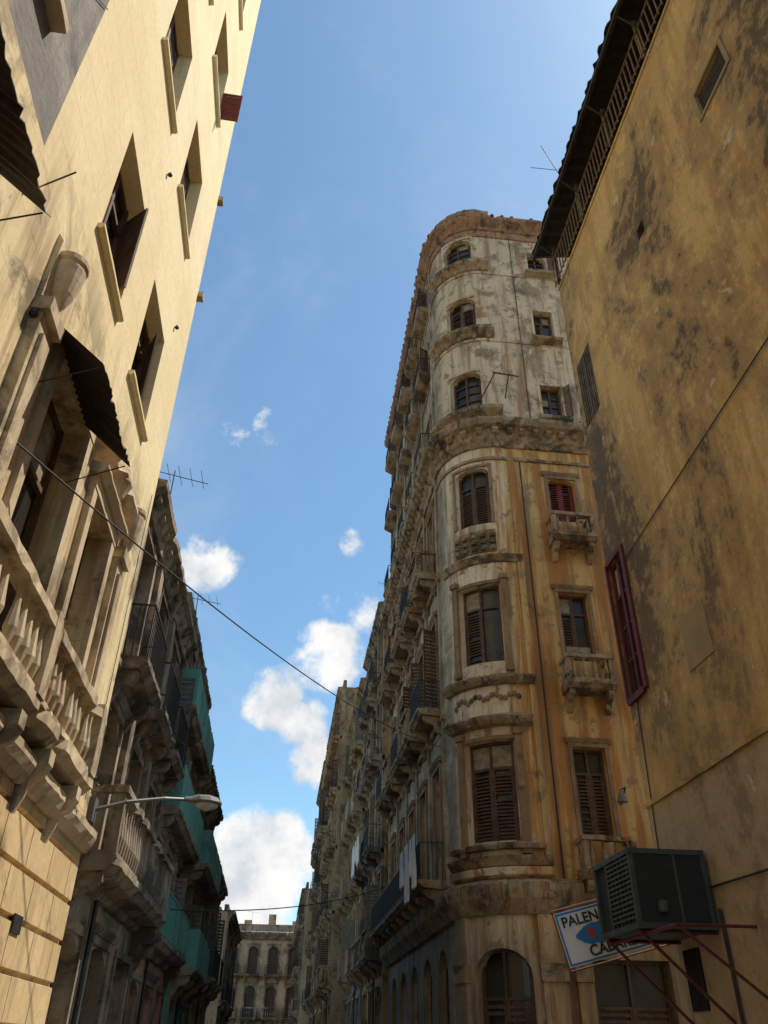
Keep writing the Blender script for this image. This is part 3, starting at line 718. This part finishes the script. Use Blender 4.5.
# ------------------------------------------------------------------ ground
def sheet(name,x0,x1,y0,y1,z,mat):
    me=bpy.data.meshes.new(name); me.from_pydata([(x0,y0,z),(x1,y0,z),(x1,y1,z),(x0,y1,z)],[],[(0,1,2,3)]); me.materials.append(mat)
    o=bpy.data.objects.new(name,me); sc.collection.objects.link(o)
ASP=simple('asphalt',(.065,.06,.053),.9,.7,3); CON=simple('pavement_concrete',(.34,.29,.23),.9,.75,2); GRD=simple('dry_ground',(.18,.15,.11),.95,.7,.5)
sheet('ground',-1500,1500,-1500,1500,-.012,GRD); sheet('road',-1.4,3.1,-200,94,-.004,ASP); sheet('cross_road',3.1,200,11.2,18.2,-.008,ASP)
b=Bld('pavement',lambda s,z,d:(s,z,d),dict(kerb=CON))
b.wbox('kerb',-2.9,-1.4,-60,40,0,.13); b.wbox('kerb',3.1,4.7,-60,11.2,0,.13); b.wbox('kerb',3.1,4.1,18.2,92,0,.13); b.wbox('kerb',4.102,14,18.2,19,0,.13)
b.done()
# ------------------------------------------------------------------ world
EL=60; AZ=70
w=bpy.data.worlds.new('World'); sc.world=w; w.use_nodes=True; nt=w.node_tree
bg=nt.nodes['Background']; bg.inputs[1].default_value=.15
sky=nt.nodes.new('ShaderNodeTexSky'); sky.sky_type='NISHITA'; sky.sun_disc=False
sky.sun_elevation=math.radians(EL); sky.sun_rotation=math.radians(AZ); sky.air_density=1.0; sky.dust_density=.5; sky.ozone_density=2.0
tc_=nt.nodes.new('ShaderNodeTexCoord'); nrm=nt.nodes.new('ShaderNodeVectorMath'); nrm.operation='NORMALIZE'
nt.links.new(tc_.outputs['Generated'],nrm.inputs[0]); dv=nrm.outputs[0]
def wm(op,a,b_=None):
    m=nt.nodes.new('ShaderNodeMath'); m.operation=op
    for i,x in enumerate((a,b_)):
        if x is None: continue
        if isinstance(x,(int,float)): m.inputs[i].default_value=x
        else: nt.links.new(x,m.inputs[i])
    return m.outputs[0]
def wr(v,a,b_,lo=0,hi=1):
    r=nt.nodes.new('ShaderNodeMapRange'); r.interpolation_type='SMOOTHSTEP'
    for i,x in enumerate((a,b_,lo,hi)): r.inputs[i+1].default_value=x
    nt.links.new(v,r.inputs[0]); return r.outputs[0]
def wn(scale,det,rough,dist=0):
    n=nt.nodes.new('ShaderNodeTexNoise'); n.inputs['Scale'].default_value=scale; n.inputs['Detail'].default_value=det
    n.inputs['Roughness'].default_value=rough; n.inputs['Distortion'].default_value=dist; nt.links.new(dv,n.inputs['Vector']); return n.outputs[0]
tot=None
for az,el,r,amp in ((-3.0,8.8,3.6,1),(-.8,9.8,3.2,1),(-5.5,7,3.2,1),(2.2,24,2.0,.95),(.6,22.8,1.5,.7),(-1.6,20.8,1.9,.9),(.6,19.2,1.6,.8),(1.6,16.6,1.6,.85),(-8.2,29.8,1.9,.85),(-9.3,28.6,1.2,.7),(3.5,32,1.0,.55),(-4.6,40,1.7,.36),(-7.4,39.3,1.4,.36),(4.6,27,1.3,.45),(2.2,27.6,.9,.45),
    (60,25,12,.9),(130,20,14,.9),(-140,30,14,.9),(-80,20,12,.9),(180,50,12,.7)):
    a_=math.radians(az); e_=math.radians(el); c=(math.cos(e_)*math.sin(a_),math.cos(e_)*math.cos(a_),math.sin(e_))
    dp=nt.nodes.new('ShaderNodeVectorMath'); dp.operation='DOT_PRODUCT'; dp.inputs[1].default_value=c; nt.links.new(dv,dp.inputs[0])
    m=wr(dp.outputs['Value'],math.cos(math.radians(r*1.7)),math.cos(math.radians(r*.15)),0,amp)
    tot=m if tot is None else wm('MAXIMUM',tot,m)
n1=wn(17,8,.62,.1)
den=wm('ADD',tot,wm('MULTIPLY',wm('SUBTRACT',n1,.5),2.0))
mask=wm('MULTIPLY',wr(den,.36,.84),wr(tot,.02,.25))
wisp=wr(wn(2.2,7,.6,.6),.47,.8,0,.24)
shade=wr(wm('ADD',wn(11,6,.6),wm('MULTIPLY',den,-.10)),.32,.58)
cc=nt.nodes.new('ShaderNodeMix'); cc.data_type='RGBA'; cc.inputs[6].default_value=(6.7,6.65,6.55,1); cc.inputs[7].default_value=(4.3,4.6,5.0,1); nt.links.new(shade,cc.inputs[0])
tint=nt.nodes.new('ShaderNodeMix'); tint.data_type='RGBA'; tint.blend_type='MULTIPLY'; tint.inputs[0].default_value=1; tint.inputs[7].default_value=(1.02,1.25,1.22,1)
nt.links.new(sky.outputs[0],tint.inputs[6])
mx=nt.nodes.new('ShaderNodeMix'); mx.data_type='RGBA'; nt.links.new(wm('MAXIMUM',mask,wisp),mx.inputs[0]); nt.links.new(tint.outputs[2],mx.inputs[6]); nt.links.new(cc.outputs[2],mx.inputs[7])
nt.links.new(mx.outputs[2],bg.inputs[0])
sl=bpy.data.lights.new('sun','SUN'); sl.energy=5; sl.angle=math.radians(.5); sl.color=(1,.91,.78)
so=bpy.data.objects.new('sun',sl); sc.collection.objects.link(so)
S=Vector((math.cos(math.radians(EL))*math.sin(math.radians(AZ)),math.cos(math.radians(EL))*math.cos(math.radians(AZ)),math.sin(math.radians(EL))))
so.rotation_euler=S.to_track_quat('Z','Y').to_euler()
# ------------------------------------------------------------------ camera
psi=math.radians(6.36); p=math.radians(34.3); a=.0138
h=Vector((math.sin(psi),math.cos(psi),0)); F=h*math.cos(p)+Vector((0,0,1))*math.sin(p)
Rt=Vector((math.cos(psi),-math.sin(psi),0)); Uv=-h*math.sin(p)+Vector((0,0,1))*math.cos(p)
r2=(Rt+Uv*a).normalized(); u2=(Uv-Rt*a).normalized()
cd=bpy.data.cameras.new('camera'); co=bpy.data.objects.new('camera',cd); sc.collection.objects.link(co)
m=Matrix(((r2.x,u2.x,-F.x,0),(r2.y,u2.y,-F.y,0),(r2.z,u2.z,-F.z,1.6),(0,0,0,1))); co.matrix_world=m
cd.sensor_fit='VERTICAL'; cd.sensor_height=24; cd.lens=790/1024*24; cd.clip_end=5000; cd.clip_start=.05
sc.camera=co
sc.view_settings.view_transform='Standard'; sc.view_settings.look='None'; sc.view_settings.exposure=0
